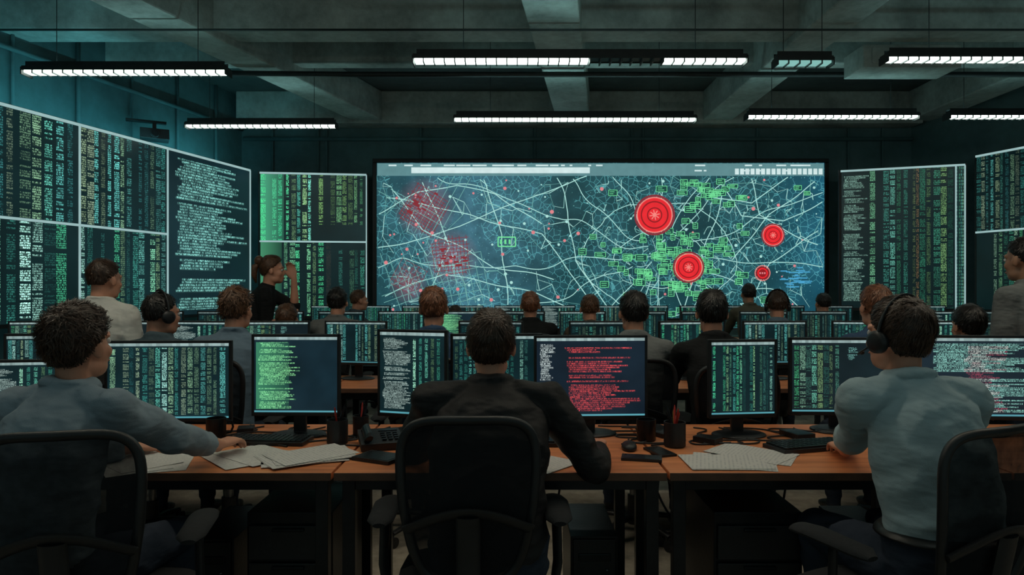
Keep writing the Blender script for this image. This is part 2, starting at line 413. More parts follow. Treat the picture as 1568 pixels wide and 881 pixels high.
def person(name, X, Y, T, yaw=0, lean=.10, mode='sit', shirt=C_grey, pants=C_jeans, hair=H_dark, style='short', skin=M_skin,
           hands=None, hyaw=0, hpitch=0, headset=False, cuff=.92, lod=1, w=1., sh_drop=.0, collar=True, seed=None, roll=0, pole=None, handdir=None, hx=0, loose=0, belt=None):
    seed = seed or int(abs(X*1000)+abs(Y*77))
    R = Matrix.Rotation(yaw, 4, 'Z'); hl = V((hx, lean+.035, 0))
    base = V((X, Y, 0)) - (R @ hl); e = empty(name, base, yaw); Ri = (Matrix.Translation(base) @ R).inverted()
    hipz = .55 if mode == 'sit' else T*.53
    nbz = T-.262
    def spine(s):
        return V((hx*.8*s**2, -.03*(1-s)+lean*s**1.25-.035*math.sin(math.pi*s), hipz+.02+(nbz-hipz-.02)*s))
    b = MB()
    spts = [V((0,-.01,hipz-.09)), spine(0), spine(.3), spine(.58), spine(.8), spine(.91), spine(1.0)+V((0,0,.012))]
    lo = loose
    srad = [(.15*w,.115), (.160*w,.125), (.148*w+lo,.118+lo), (.163*w+lo,.122+lo*.7), (.160*w,.106), (.112*w,.076), (.060,.058)]
    b.tube(spts, srad, seg=28, side=(1,0,0)); b.ell((0,-.02,hipz-.04), (.16*w,.12,.1))
    segs = [(spts[i], spts[i+1], (sum(srad[i])/2+sum(srad[i+1])/2)/2, 0) for i in range(1, len(spts)-1)]
    segs.append((V((-.07,0,hipz-.05)), V((.07,0,hipz-.05)), .13, 1))
    arms = []
    top = spine(.9)
    for i, sx in enumerate((-1, 1)):
        S = V((hx*.6+sx*.172*w, spine(.86).y+.01, T-.335-sh_drop))
        b.tube([top+V((sx*.03,0,.0)), (top+S)/2+V((0,0,.012)), S+V((0,0,.0))], [.048,.054,.054], seg=14)
        if hands and hands[i] is not None: W = Ri @ V(hands[i])
        elif mode == 'sit': W = V((sx*.17, .53, .79))
        else: W = V((sx*.25, .06, T*.47))
        pl = V(pole[i]) if pole and pole[i] else V((sx*.40,-.35,-1))
        E, W = ik(S, W, .285, .25, pl)
        arms.append((S, E, W, sx))
        k_ = lo*.5
        b.ell(S, (.058*w,.060,.060)); 
        b.tube([S, S.lerp(E,.3), S.lerp(E,.75), E], [(.056+k_,.058+k_),(.055+k_,.057+k_),(.049+k_,.049+k_),(.046+k_,.046+k_)], seg=14); b.ell(E, (.046+k_,)*3)
        cp = E.lerp(W, cuff)
        b.tube([E, E.lerp(cp,.5), cp], [.047+k_,.047-.006*cuff+k_,.045-.010*cuff+k_], seg=14)
        cd = (W-E).normalized(); b.tube([cp-cd*.03, cp-cd*.028, cp-cd*.002, cp], [.03,.050-.010*cuff+k_,.050-.010*cuff+k_,.02], seg=16)
        segs += [(S, E, .055, 0), (E, cp, .045, 0), (top, S, .05, 0)]
    for sx in (-1, 1):
        if mode == 'sit':
            hp = V((sx*.09,0,hipz-.02)); kn = V((sx*.13,.42,.52)); an = V((sx*.13,.40+.03*sx,.10))
        else:
            hp = V((sx*.085,0,hipz-.03)); kn = V((sx*.10,.03,hipz*.53)); an = V((sx*.11,-.01,.09))
        b.tube([hp, hp.lerp(kn,.4), kn], [.092,.085,.063], seg=16); b.ell(kn, (.062,)*3)
        b.tube([kn, kn.lerp(an,.35), an], [.060,.058,.042], seg=14)
        ft = V((an.x+.01*sx, an.y+.15, .035))
        b.tube([V((an.x, an.y-.05,.045)), V((an.x,an.y,.05)), V((an.x,an.y+.08,.04)), ft], [(.03,.035),(.038,.045),(.045,.036),(.03,.022)], seg=12, side=(1,0,0))
        b.tube([an, V((an.x,an.y,.04))], [.042,.04], seg=10)
        segs += [(hp, kn, .08, 1), (kn, an, .055, 1), (V((an.x,an.y-.04,.035)), ft, .045, 2)]
    if collar:
        nb = spine(1.0); ring = []
        for k in range(20):
            a = 2*math.pi*k/20; ring.append(nb+V((.063*math.cos(a), .061*math.sin(a)+.0, .018-.014*math.sin(a))))
        b.tube(ring, [(.009,.021)]*20, seg=8, closed=True, side=None)
    vox = .0085 if lod == 0 else .016
    vs, fs, ns = remesh(b, vox, 4 if lod == 0 else 2)
    off = V((seed % 13, seed % 7, seed % 5))
    amp = .016 if lod == 0 else .010
    for i, p in enumerate(vs):
        q = V((p.x*6.5+p.z*4, p.y*6.5, p.z*8-p.x*3))+off
        f = 1-abs(noise.noise(q))*2.6; f2 = 1-abs(noise.noise(V((p.x*11-p.z*9, p.y*12, p.z*15+p.x*6))+off))*2.6
        vs[i] = p+ns[i]*(amp*(f*.55+f2*.28)*(0.9 if p.z > .12 else 0))
    lab = []; hem = belt if belt else hipz
    for f in fs:
        c = (vs[f[0]]+vs[f[2]])/2; bd = 9; bl = 0
        for a_, b_, r_, l_ in segs:
            d = segd(c, a_, b_)[0]-r_
            if d < bd: bd = d; bl = l_
        if bl == 0 and c.z < hem and abs(c.x) < .22 and c.y < .22 and mode=='sit': bl = 1
        lab.append(bl)
    mb = MB(); mb.addraw(vs, fs, lab)
    if belt:
        ring = []; c0 = V((0, -.03, belt))
        for k in range(36):
            a = 2*math.pi*k/36; dv = V((math.cos(a), math.sin(a), 0)); best = .05
            for p in vs:
                if abs(p.z-belt) < .014 and abs(p.x) < .24 and p.y < .25:
                    r_ = V((p.x, p.y, 0))-V((0,-.03,0)); L = r_.length
                    if L > 1e-4 and r_.dot(dv)/L > .985: best = max(best, L)
            ring.append(best)
        ring = [(ring[k-1]+ring[k]+ring[(k+1)%36])/3+.003 for k in range(36)]
        pts = [c0+V((math.cos(2*math.pi*k/36),math.sin(2*math.pi*k/36),0))*ring[k] for k in range(36)]
        mb.tube(pts, [(.005,.018)]*36, 2, 8, closed=True)
    HC = V((hx, lean+.035, T-.130))
    HM = Matrix.Translation(HC) @ Matrix.Rotation(hyaw, 4, 'Z') @ Matrix.Rotation(-hpitch, 4, 'X') @ Matrix.Rotation(roll, 4, 'Y')
    hv, hf, hn = HEAD[lod]
    mb.addraw(hv, hf, 3, HM)
    for sx in (-1, 1):
        mb.ell(HM @ V((sx*.031,.078,.002)), (.0115,)*3, 4, 12, 8); mb.ell(HM @ V((sx*.031,.087,.002)), (.0055,.005,.0055), 5, 8, 6)
        mb.tube([HM @ V((sx*.014,.094,.022)), HM @ V((sx*.032,.089,.028)), HM @ V((sx*.048,.073,.022))], [.002,.003,.0015], 7, 6)
    mb.ell(HM @ V((0,.090,-.068)), (.020,.009,.006), 6, 12, 6)
    for i, (S, E, W, sx) in enumerate(arms):
        hb = MB(); fw = (W-E).normalized()
        hd = V((fw.x*.6, fw.y, 0)) if mode == 'sit' else fw.copy()
        if handdir and handdir[i] is not None: hd = (Ri.to_3x3() @ V(handdir[i]))
        hd.normalize(); up = V((0,0,1)) if mode == 'sit' else V((sx,0,.1))
        sd = hd.cross(up).normalized(); up = sd.cross(hd)
        HM2 = Matrix(((sd.x, hd.x, up.x, W.x), (sd.y, hd.y, up.y, W.y), (sd.z, hd.z, up.z, W.z), (0,0,0,1)))
        tmp = hand_prims(sx, 1.15); hb.addraw(tmp.v, tmp.f, 0, HM2)
        hb.tube([E, E.lerp(W,.3), E.lerp(W,.75), W, W+hd*.015], [.036,.038,.029,(.026),(.025,.018)], seg=14)
        vv, ff, _ = remesh(hb, .0042 if lod == 0 else .007, 1 if lod==0 else 0)
        mb.addraw(vv, ff, 3)
    mb.obj('body', [shirt, pants, C_shoe, skin, M_eye, M_iris, M_lip, hair], parent=e, smooth=True)
    make_hair(e, HM, hair, style, lod, seed)
    if headset:
        h = MB(); pts = []
        for k in range(17):
            a = math.pi*k/16; pts.append(HM @ V((.094*math.cos(a), -.012, .0+.142*math.sin(a)-.005)))
        h.tube(pts, [(.005,.012)]*17, 0, 8)
        for sx in (-1, 1):
            h.tube([HM @ V((sx*.078,-.01,-.012)), HM @ V((sx*.083,-.01,-.012)), HM @ V((sx*.100,-.01,-.012)), HM @ V((sx*.106,-.01,-.012))], [.030,.037,.036,.024], 0, 20)
        h.tube([HM @ V(p) for p in ((-.096,.0,-.02),(-.093,.05,-.055),(-.065,.09,-.07),(-.03,.112,-.072))], .003, 0, 6)
        h.ell(HM @ V((-.026,.114,-.072)), (.01,.007,.007), 0, 8, 6)
        h.obj('headset', [M_black], parent=e, smooth=True)
    return e

# ------------------------------------------------------------------ furniture meshes
def chair_mesh():
    b = MB()
    pts = []; 
    for yy, rx, rz in ((-.23,.17,.02),(-.21,.215,.035),(-.1,.24,.042),(.08,.245,.042),(.19,.235,.038),(.235,.20,.02)):
        pts.append((V((0,yy,.435)), (rx, rz)))
    b.tube([p for p,_ in pts], [r for _,r in pts], 1, 24, side=(1,0,0))
    b.box((0,-.02,.385), (.30,.30,.04), 0)
    W0 = .190
    def hw_(z): return W0+.018*(z-.78)/.245-.022*max(0,-(z-.78)/.245)
    def bp(x, z):
        s = (z-.53)/.49
        return V((x, -.255-.065*s - .035*math.sin(s*3.0) + .9*x*x, z))
    loop = []; n = 56
    for k in range(n):
        a = 2*math.pi*k/n; cx = math.copysign(abs(math.cos(a))**.42, math.cos(a)); cz = math.copysign(abs(math.sin(a))**.48, math.sin(a))
        z = .775+.245*cz; loop.append((cx*hw_(z), z))
    b.tube([bp(x, z) for x, z in loop], [(.013,.016)]*n, 0, 10, closed=True)
    rows = 18; cols = 14; vs = []
    for i in range(rows+1):
        z = .540+.47*i/rows
        q = min(1, abs((z-.775)/.245)); a = math.asin(min(1, q**(1/.48))); hw = (abs(math.cos(a))**.42)*hw_(z)
        for j in range(cols+1): vs.append(bp(hw*(2*j/cols-1), z))
    b.addraw(vs, [(i*(cols+1)+j, i*(cols+1)+j+1, (i+1)*(cols+1)+j+1, (i+1)*(cols+1)+j) for i in range(rows) for j in range(cols)], 2)
    arc = [bp(x, .70+.06*math.cos(x/.18*math.pi/2))+V((0,-.018,0)) for x in [(-.18+.36*k/14) for k in range(15)]]
    b.tube(arc, [(.010,.022)]*15, 0, 8)
    b.tube([V((0,-.06,.37)), V((0,-.26,.38)), V((0,-.325,.46)), bp(0,.60)+V((0,-.03,0)), bp(0,.75)+V((0,-.02,0))], [(.035,.015)]*5, 0, 10, side=(1,0,0))
    for sx in (-1, 1):
        b.tube([V((sx*.20,-.02,.40)), V((sx*.275,-.02,.42)), V((sx*.285,-.03,.50)), V((sx*.28,-.03,.655))], [(.022,.012)]*4, 0, 10)
        b.tube([V((sx*.28,-.16,.665)), V((sx*.28,-.13,.672)), V((sx*.28,.03,.675)), V((sx*.275,.10,.668)), V((sx*.272,.115,.665))], [(.02,.008),(.042,.016),(.046,.017),(.04,.015),(.02,.008)], 1, 14, side=(1,0,0))
    b.cyl((0,0,.24), .026, .30, 3, 16); b.cyl((0,0,.14), .038, .16, 0, 16); b.ell((0,0,.10), (.06,.06,.035), 0)
    for k in range(5):
        a = 2*math.pi*k/5+.3; d = V((math.cos(a), math.sin(a), 0))
        b.tube([V((0,0,.105)), d*.15+V((0,0,.10)), d*.30+V((0,0,.072))], [(.03,.02),(.024,.016),(.016,.012)], 0, 10, side=(-d.y,d.x,0))
        w_ = V((-d.y, d.x, 0))
        for s2 in (-1, 1):
            c = d*.305+w_*(.016*s2)+V((0,0,.03)); b.tube([c-w_*.009, c+w_*.009], .029, 0, 16)
        b.cyl(d*.305+V((0,0,.055)), .012, .03, 0, 10)
    me = b.mesh('office_chair', [M_black, M_fabric, M_mesh, M_chrome])
    me.polygons.foreach_set('use_smooth', [True]*len(me.polygons))
    try: me.set_sharp_from_angle(angle=math.radians(50))
    except Exception: pass
    return me
CH = chair_mesh()
def chair(x, y, yaw=0, s=1): return place('office_chair', CH, (x,y,0), yaw, scale=(s,s,s) if s != 1 else None)

def monitor_mesh(w, h, smat, zc=.25, thick=.03):
    """origin on desk top; screen faces -Y"""
    b = MB(); bz = .012
    b.box((0,0,zc), (w,.022,h), 0); b.box((0,.022,zc), (w*.7,.03,h*.62), 0)
    x0, x1, z0, z1 = -w/2+bz, w/2-bz, zc-h/2+bz*1.4, zc+h/2-bz
    for c, s_ in (((0,-.013,zc+h/2-bz/2),(w,.006,bz)), ((0,-.013,zc-h/2+bz*.7),(w,.006,bz*1.4)), ((-w/2+bz/2,-.013,zc),(bz,.006,h)), ((w/2-bz/2,-.013,zc),(bz,.006,h))): b.box(c, s_, 0)
    b.quad([(x0,-.0125,z0),(x1,-.0125,z0),(x1,-.0125,z1),(x0,-.0125,z1)], 1)
    b.box((0,.05,zc/2+.006), (.055,.02,zc), 0); b.box((0,.038,zc), (.08,.02,.08), 0)
    b.tube([(0,.03,.001),(0,.03,.008),(0,.03,.014)], [(.12,.09),(.12,.09),(.10,.07)], 0, 28, side=(1,0,0))
    return b.mesh('computer_monitor', [M_black, smat])
def monitor(x, y, w, h, smat, zc, yaw=0, z=.75):
    me = monitor_mesh(w, h, smat, zc); return place('computer_monitor', me, (x,y,z), yaw, bevel=.003)

def desk(x0, x1, y0, y1, name='desk'):
    b = MB(); cx = 0; w = x1-x0; d = y1-y0; 
    b.box((0,0,.7365), (w-.004,d,.027), 0)
    b.box((0,-d/2-.001,.7365), (w-.004,.004,.028), 1); b.box((0,d/2+.001,.7365), (w-.004,.004,.028), 1)
    for sx in (-1,1):
        for sy in (-1,1): b.box((sx*(w/2-.045), sy*(d/2-.06), .362), (.045,.045,.722), 2)
        b.box((sx*(w/2-.045),0,.70), (.035,d-.16,.04), 2)
    b.box((0,-d/2+.06,.70), (w-.12,.03,.045), 2); b.box((0,d/2-.06,.70), (w-.12,.03,.045), 2)
    b.box((0,d/2-.10,.60), (w-.16,.10,.015), 2)
    return b.obj(name, [M_wood, M_edge, M_dark], loc=((x0+x1)/2,(y0+y1)/2,0), bevel=.003)

def keyboard(x, y, yaw=0, w=.40, z=.75):
    b = MB(); b.box((0,0,.009), (w,.135,.016), 0)
    n = 15; kw = (w-.02)/n
    for r in range(5):
        for k in range(n):
            if r == 0 and 4 <= k <= 9:
                if k == 4: b.box((-w/2+.01+kw*7, -.05, .020), (kw*6-.003,.019,.008), 1)
                continue
            b.box((-w/2+.01+kw*(k+.5), -.05+r*.025, .020), (kw-.003,.021,.008), 1)
    return b.obj('keyboard', [M_black, M_dark], loc=(x,y,z), rot=yaw, bevel=.0015)
def mouse(x, y, yaw=0, z=.75):
    b = MB(); b.ell((0,0,.010), (.031,.055,.024), 0, 20, 12); b.cyl((0,.028,.034), .004, .004, 0)
    for i, p in enumerate(b.v):
        if p.z < 0.001: b.v[i] = V((p.x, p.y, .001))
    return b.obj('computer_mouse', [M_black], loc=(x,y,z), rot=yaw, smooth=True)
def pen_cup(x, y, r=.042, h=.10, pens=5, seed=1, z=.751):
    rn = random.Random(seed); b = MB(); n = 28; vs = []
    prof = [(0,0),(r*.92,0),(r,.004),(r,h),(r*.92,h),(r*.9,.008),(0,.008)]
    for pr, pz in prof:
        for k in range(n): a = 2*math.pi*k/n; vs.append((pr*math.cos(a), pr*math.sin(a), pz))
    b.addraw(vs, [(i*n+k, i*n+(k+1)%n, (i+1)*n+(k+1)%n, (i+1)*n+k) for i in range(len(prof)-1) for k in range(n)], 0)
    for k in range(pens):
        a = rn.uniform(0,6.28); d = V((math.cos(a), math.sin(a), 0)); L = rn.uniform(.04,.065)
        p0 = -d*r*.4+V((0,0,.012)); p1 = d*r*.8+V((0,0,h+L)); m_ = rn.choice([1,1,2,3])
        b.tube([p0, p0.lerp(p1,.93), p1], [.0038,.0038,.0012], m_, 8)
    return b.obj('pen_cup', [M_black, M_dark, P_red, P_yel], loc=(x,y,z), smooth=True, flat_angle=40)
P_red = simple('red_pencil_paint', (.5,.03,.02), .4); P_yel = simple('yellow_pencil_paint', (.5,.3,.05), .4)
def papers(x, y, yaw, n=3, name='paper_stack', seed=0, spread=.05, z=.751):
    rn = random.Random(seed+5); b = MB(); zz = .0008
    for i in range(n):
        a = rn.uniform(-.35,.35); M_ = Matrix.Rotation(a,3,'Z'); ox, oy = rn.uniform(-spread,spread), rn.uniform(-spread,spread)
        b.box((ox,oy,zz), (.21,.297,.0012), 0, M_); zz += .0017
    return b.obj(name, [M_paper], loc=(x,y,z), rot=yaw)
def pedestal(x, y, w=.33, d=.5, h=.56):
    b = MB(); b.box((0,0,h/2+.015), (w,d,h-.03), 0)
    for k in range(3):
        zz = .10+(h-.14)*(k+.5)/3; b.box((0,-d/2-.008,zz), (w-.02,.016,(h-.14)/3-.012), 1); b.box((0,-d/2-.022,zz+.05), (.12,.012,.012), 2)
    for sx in (-1,1):
        for sy in (-1,1): b.cyl((sx*(w/2-.04), sy*(d/2-.05), .0155), .018, .031, 0, 12)
    return b.obj('drawer_pedestal', [M_dark, M_black, M_dark], loc=(x,y,0), bevel=.004)
def phone(x, y, yaw, z=.75):
    b = MB(); b.box((0,0,.028), (.17,.19,.03), 0, Euler((.12,0,0)).to_matrix())
    b.tube([(-.055,-.09,.047),(-.055,-.07,.057),(-.055,.06,.067),(-.055,.085,.057)], [(.022,.014),(.02,.012),(.02,.012),(.022,.014)], 1, 12)
    for i in range(4):
        for j in range(3): b.box((.01+j*.025,-.06+i*.026,.040+(i*.003)), (.018,.016,.006), 1)
    b.box((.035,.062,.051), (.08,.03,.004), 1)
    return b.obj('desk_telephone', [M_black, M_dark], loc=(x,y,z), rot=yaw, bevel=.002)
def cable(name, pts, r=.0035):
    cu = bpy.data.curves.new(name, 'CURVE'); cu.dimensions = '3D'; cu.bevel_depth = r; cu.bevel_resolution = 2
    s_ = cu.splines.new('BEZIER'); s_.bezier_points.add(len(pts)-1)
    for p, q in zip(s_.bezier_points, pts): p.co = q; p.handle_left_type = p.handle_right_type = 'AUTO'
    cu.materials.append(M_black); ob = bpy.data.objects.new(name, cu); COL.objects.link(ob); return ob

# ------------------------------------------------------------------ ROOM
BACK = 12.0; CZ = 4.75
def lx(y): return -4.75-.258*(BACK-y)
def rx_(y): return 7.02+.325*(BACK-y)
Y0 = -3
b = MB(); b.addraw([(lx(Y0)-.3,Y0,-.1),(rx_(Y0)+.3,Y0,-.1),(rx_(BACK)+.3,BACK+.3,-.1),(lx(BACK)-.3,BACK+.3,-.1),(lx(Y0)-.3,Y0,0),(rx_(Y0)+.3,Y0,0),(rx_(BACK)+.3,BACK+.3,0),(lx(BACK)-.3,BACK+.3,0)],
   [(3,2,1,0),(4,5,6,7),(0,1,5,4),(1,2,6,5),(2,3,7,6),(3,0,4,7)]); b.obj('floor', [M_floor])
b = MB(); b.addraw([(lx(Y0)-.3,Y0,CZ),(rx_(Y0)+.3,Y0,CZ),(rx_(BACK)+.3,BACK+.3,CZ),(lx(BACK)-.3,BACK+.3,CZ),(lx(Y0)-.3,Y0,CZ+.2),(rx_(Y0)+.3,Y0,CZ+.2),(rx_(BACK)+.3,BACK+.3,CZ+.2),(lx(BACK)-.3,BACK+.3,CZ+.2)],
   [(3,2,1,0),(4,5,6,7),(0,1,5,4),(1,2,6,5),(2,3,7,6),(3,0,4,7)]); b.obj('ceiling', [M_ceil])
def wallq(name, a, c, th):
    a = V(a); c = V(c); d = (c-a).normalized(); n = V((-d.y, d.x, 0))*th
    z = V((0,0,CZ)); b = MB()
    p = [a, c, c+n, a+n]; b.addraw(p+[q+z for q in p], [(3,2,1,0),(4,5,6,7),(0,1,5,4),(1,2,6,5),(2,3,7,6),(3,0,4,7)])
    return b.obj(name, [M_wall])
wallq('wall_back', (lx(BACK)-.1,BACK,0), (rx_(BACK)+.1,BACK,0), .2)
wallq('wall_left', (lx(Y0),Y0,0), (lx(BACK),BACK,0), .2)
wallq('wall_right', (rx_(BACK),BACK,0), (rx_(Y0),Y0,0), .2)
b = MB()
for i in range(9):
    y = 4.5+i*.85; b.tube([(lx(y)+.03,y,3.3),(lx(y)+.03,y,CZ)], .014+.006*(i%3), 0, 8)
b.tube([(lx(3)+.05,3,4.15),(lx(BACK)+.05,BACK-.1,4.15)], .03, 0, 10)
b.obj('trim_1', [M_wall], smooth=True)
b = MB()
for x in (-4.2,-3.4,-3.25,-1.6,.4,2.1,2.3,4.3,5.9,6.5): b.tube([(x,BACK-.03,3.2),(x,BACK-.03,CZ)], .022, 0, 8)
b.tube([(-4.7,BACK-.06,4.0),(7.0,BACK-.06,4.0)], .035, 0, 10)
b.obj('trim_2', [M_wall], smooth=True)
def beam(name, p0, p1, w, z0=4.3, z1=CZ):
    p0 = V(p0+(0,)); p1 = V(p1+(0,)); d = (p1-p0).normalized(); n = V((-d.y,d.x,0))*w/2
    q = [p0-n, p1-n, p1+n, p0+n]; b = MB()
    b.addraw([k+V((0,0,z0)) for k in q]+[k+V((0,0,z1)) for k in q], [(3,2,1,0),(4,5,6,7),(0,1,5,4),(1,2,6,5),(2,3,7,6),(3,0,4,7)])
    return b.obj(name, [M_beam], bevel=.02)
beam('ceiling_beam', (-.7,-1), (1.05,11.7), .56, 4.25)
beam('ceiling_beam', (-5.2,2.6), (-2.45,11.7), .5, 4.25)
beam('ceiling_beam', (3.5,-1), (3.5,11.7), .5, 4.25)
beam('ceiling_beam', (7.0,-1), (7.0,11.7), .5, 4.25)
beam('ceiling_beam', (-6.0,7.95), (8.1,7.95), .42, 4.33)
beam('ceiling_beam', (-5.7,9.3), (7.7,9.3), .22, 4.42)
beam('ceiling_beam', (-4.7,11.8), (7.0,11.8), .38, 4.2)
beam('ceiling_beam', (-7,4.6), (9,4.6), .42, 4.36)
b = MB(); b.tube([(-5.4,8.8,4.18),(-2.,8.9,4.18),(1.6,8.9,4.18),(7.4,8.9,4.18)], .035, 0, 12); b.tube([(-5.6,7.2,4.12),(8.2,7.2,4.12)], .012, 0, 12); b.obj('ceiling_pipe', [M_fix], smooth=True)
b = MB(); b.box((4.9,8.6,4.24), (1.2,.5,.28)); b.box((4.9,8.34,4.24), (1.0,.02,.2)); b.obj('air_duct', [M_beam], bevel=.02)

def pendant(x0, x1, y, z=3.6, lit=None, dim=False, near=False):
    lit = lit or [(0,1)]; L = x1-x0; b = MB()
    b.box((L/2,0,.068), (L,.15,.04), 0); b.box((L/2,0,.10), (L*.98,.07,.03), 0); 
    if not dim: b.box((L/2,0,.118), (L*.94,.05,.006), 3)
    for sy in (-1,1): b.box((L/2,sy*.045,.108), (L*.98,.006,.064), 0)
    for sy in (-1,1): b.box((L/2,sy*.078,.050), (L,.008,.018), 0)
    for sx in (0,L): b.box((sx,0,.035), (.012,.17,.075), 0)
    for a, c in lit:
        b.box((L*(a+c)/2,0,.035), (L*(c-a)-.03,.12,.024), 1)
    n = int(L/.10)
    for k in range(1, n): b.box((k*L/n,0,.030), (.012,.14,.042), 2)
    for wx in (.15*L, .85*L): b.tube([(wx,0,.11),(wx,0,CZ-z)], .004, 0, 6)
    return b.obj('pendant_light', [M_fix, M_tube_dim if dim else (M_fill_near if near else M_tube), M_louvre, M_up], loc=(x0,y,z))
pendant(-5.05,-2.95,7.1); pendant(-.97,2.3,6.74, lit=[(0,.53),(.75,1)]); pendant(2.62,3.17,6.8, dim=True); pendant(3.65,6.6,6.7)
pendant(-4.5,-2.43,9.46); pendant(-.77,2.44,9.09); pendant(3.07,5.3,8.95); pendant(5.7,7.2,8.95)
pendant(-3.6,-1.2,3.1,3.45,near=True); pendant(-.6,1.9,3.1,3.45,near=True); pendant(2.6,5.0,3.1,3.45,near=True)  # unseen pendants added above the view to light the front desks
pendant(-3.2,-.8,.9); pendant(.6,3.0,.9)  # unseen pendants added overhead to light the backs of the front row

# ------------------------------------------------------------------ big wall screens
FW=(1,1,1)
M_wash = emissive('added_wall_wash', (.18,.82,.92), 24, True)  # unseen glowing strip added behind the panels to wash the wall teal
def wall_panels(name, pa, pb, zb, zt, cols, zseam=None, wash=True):
    pa = V((pa[0],pa[1],0)); pb = V((pb[0],pb[1],0)); d = (pb-pa).normalized(); n = V((d.y,-d.x,0)); L = (pb-pa).length
    e = empty(name, pa, 0)
    fb = MB(); M3 = Matrix.Rotation(math.atan2(d.y,d.x),3,'Z'); back = -n*.05
    fb.box(d*L/2+back+V((0,0,(zb+zt)/2)), (L+.06,.08,zt-zb+.06), 0, M3)
    fb.box(d*L/2+n*.004+V((0,0,zt+.005)), (L,.02,.03), 1, M3)
    if wash: fb.box(d*L/2-n*.12+V((0,0,zt-.02)), (L*.96,.02,.03), 2, M3)
    k = 0
    for s0, s1, mats in cols:
        fb.box(d*(s1*L)+n*.004+V((0,0,(zb+zt)/2)), (.018,.018,zt-zb), 1, M3)
        ys = [zb, zt] if len(mats) == 1 else [zb, zseam, zt]
        if len(mats) == 2: fb.box(d*((s0+s1)/2*L)+n*.004+V((0,0,zseam)), ((s1-s0)*L,.02,.028), 1, M3)
        for j, mt in enumerate(mats):
            p0 = d*(s0*L+.012)+n*.0005; p1 = d*(s1*L-.012)+n*.0005
            q = MB(); z0 = ys[j]+.014; z1 = ys[j+1]-.014
            q.quad([p0+V((0,0,z0)), p1+V((0,0,z0)), p1+V((0,0,z1)), p0+V((0,0,z1))], 0)
            q.obj('panel_%d' % k, [mt], parent=e); k += 1
    b_ = fb.obj('panel_frame', [M_black, M_white_edge, M_wash], parent=e)
    sb = MB()
    for s in (.08,.5,.92): sb.box(d*(s*L)-n*.07+V((0,0,(zb)/2)), (.08,.05,zb), 0, M3)
    sb.obj('posts', [M_dark], parent=e)
    return e
def cmat(name, w, h, regs=None, st=1.0, cw=.0125, ch=.026, tint=FW, header=False, pal=None, bg=(.003,.014,.016), grp=8):
    return screen_mat(name, regs or [(0,1,0,1,'cols',tint,1)], bg=bg, strength=st, header=header, w=w, h=h, cw=cw, ch=ch, pal=pal, grp=grp)
palL = [(0,(.10,.44,.40)),(.2,(.24,.34,.22)),(.34,(.03,.20,.17)),(.48,(.20,.38,.22)),(.60,(.10,.44,.34)),(.74,(.30,.62,.54)),(.86,(.02,.11,.11)),(.94,(.26,.38,.22))]
mA = cmat('screen_code_a', 1.4,1.15, st=.95, pal=palL); mB = cmat('screen_code_b', 1.4,1.15, st=.9)
mC = cmat('screen_code_c', 1.4,1.15, st=.95, pal=palL); mD = cmat('screen_code_d', 1.4,1.15, st=1.05)
mE = cmat('screen_code_lines', 1.8,2.3, [(.03,.97,.03,.97,'lines',(.28,.74,.66),1.15)], .85, cw=.019, ch=.040, bg=(.005,.020,.026))
yn, yf = 4.9, 11.1
def wl(y): return (-5.3+.258*(y-7.07), y)
def sfr(y): return (y-yn)/(yf-yn)
wall_panels('video_wall', wl(yn), wl(yf), 1.0, 3.3, [(0,sfr(6.0),[mC,mB]),(sfr(6.0),sfr(7.99),[mB,mA]),(sfr(7.99),sfr(9.34),[mD,mC]),(sfr(9.34),1,[mE])], 2.13)
mF = cmat('screen_green_a', 1.8,1.2, [(0,.22,0,1,'grad',(.10,.60,.32),.7),(0,.22,0,1,'cols',(.6,1.6,.8),1),(.24,.5,0,1,'cols',(1.6,1.7,1.5),1),(.55,1,.25,1,'cols',(1.1,.8,.4),1)], .85)
mG = cmat('screen_green_b', 1.8,1.2, [(0,.2,0,1,'grad',(.12,.55,.27),.5),(.22,.6,0,1,'cols',(1.3,1.4,1.2),1),(.62,.72,0,1,'cols',(1.4,.15,.12),1),(.74,1,0,.9,'cols',(.8,.8,.7),1)], .85)
wall_panels('video_wall', (-4.25,11.5), (-2.5,11.72), .9, 3.33, [(0,1,[mG,mF])], 2.18, wash=False)
mH = cmat('screen_code_e', 1.8,2.2, [(0,.25,.05,.97,'lines',(.30,.56,.46),1.1),(.26,.62,0,1,'cols',(1,1,.9),1),(.64,.7,0,1,'cols',(1.5,.3,.2),1),(.7,1,0,1,'cols',(.9,1,.7),1)], .68)
wall_panels('video_wall', (5.44,11.3), (7.1,10.7), 1.05, 3.32, [(0,.93,[mH]),(.93,1,[mD])], 2.2, wash=False)
mI = cmat('screen_code_f', 1.6,1.2, st=.5, pal=palL); mJ = cmat('screen_code_g', 1.6,1.2, [(.1,1,0,1,'cols',(1,.9,.7),1)], .5)
wall_panels('video_wall', (7.17,10.55), (8.3,7.07), 1.05, 3.42, [(0,.33,[mJ,mI]),(.33,.66,[mI,mJ]),(.66,1,[mJ,mI])], 2.25, wash=False)

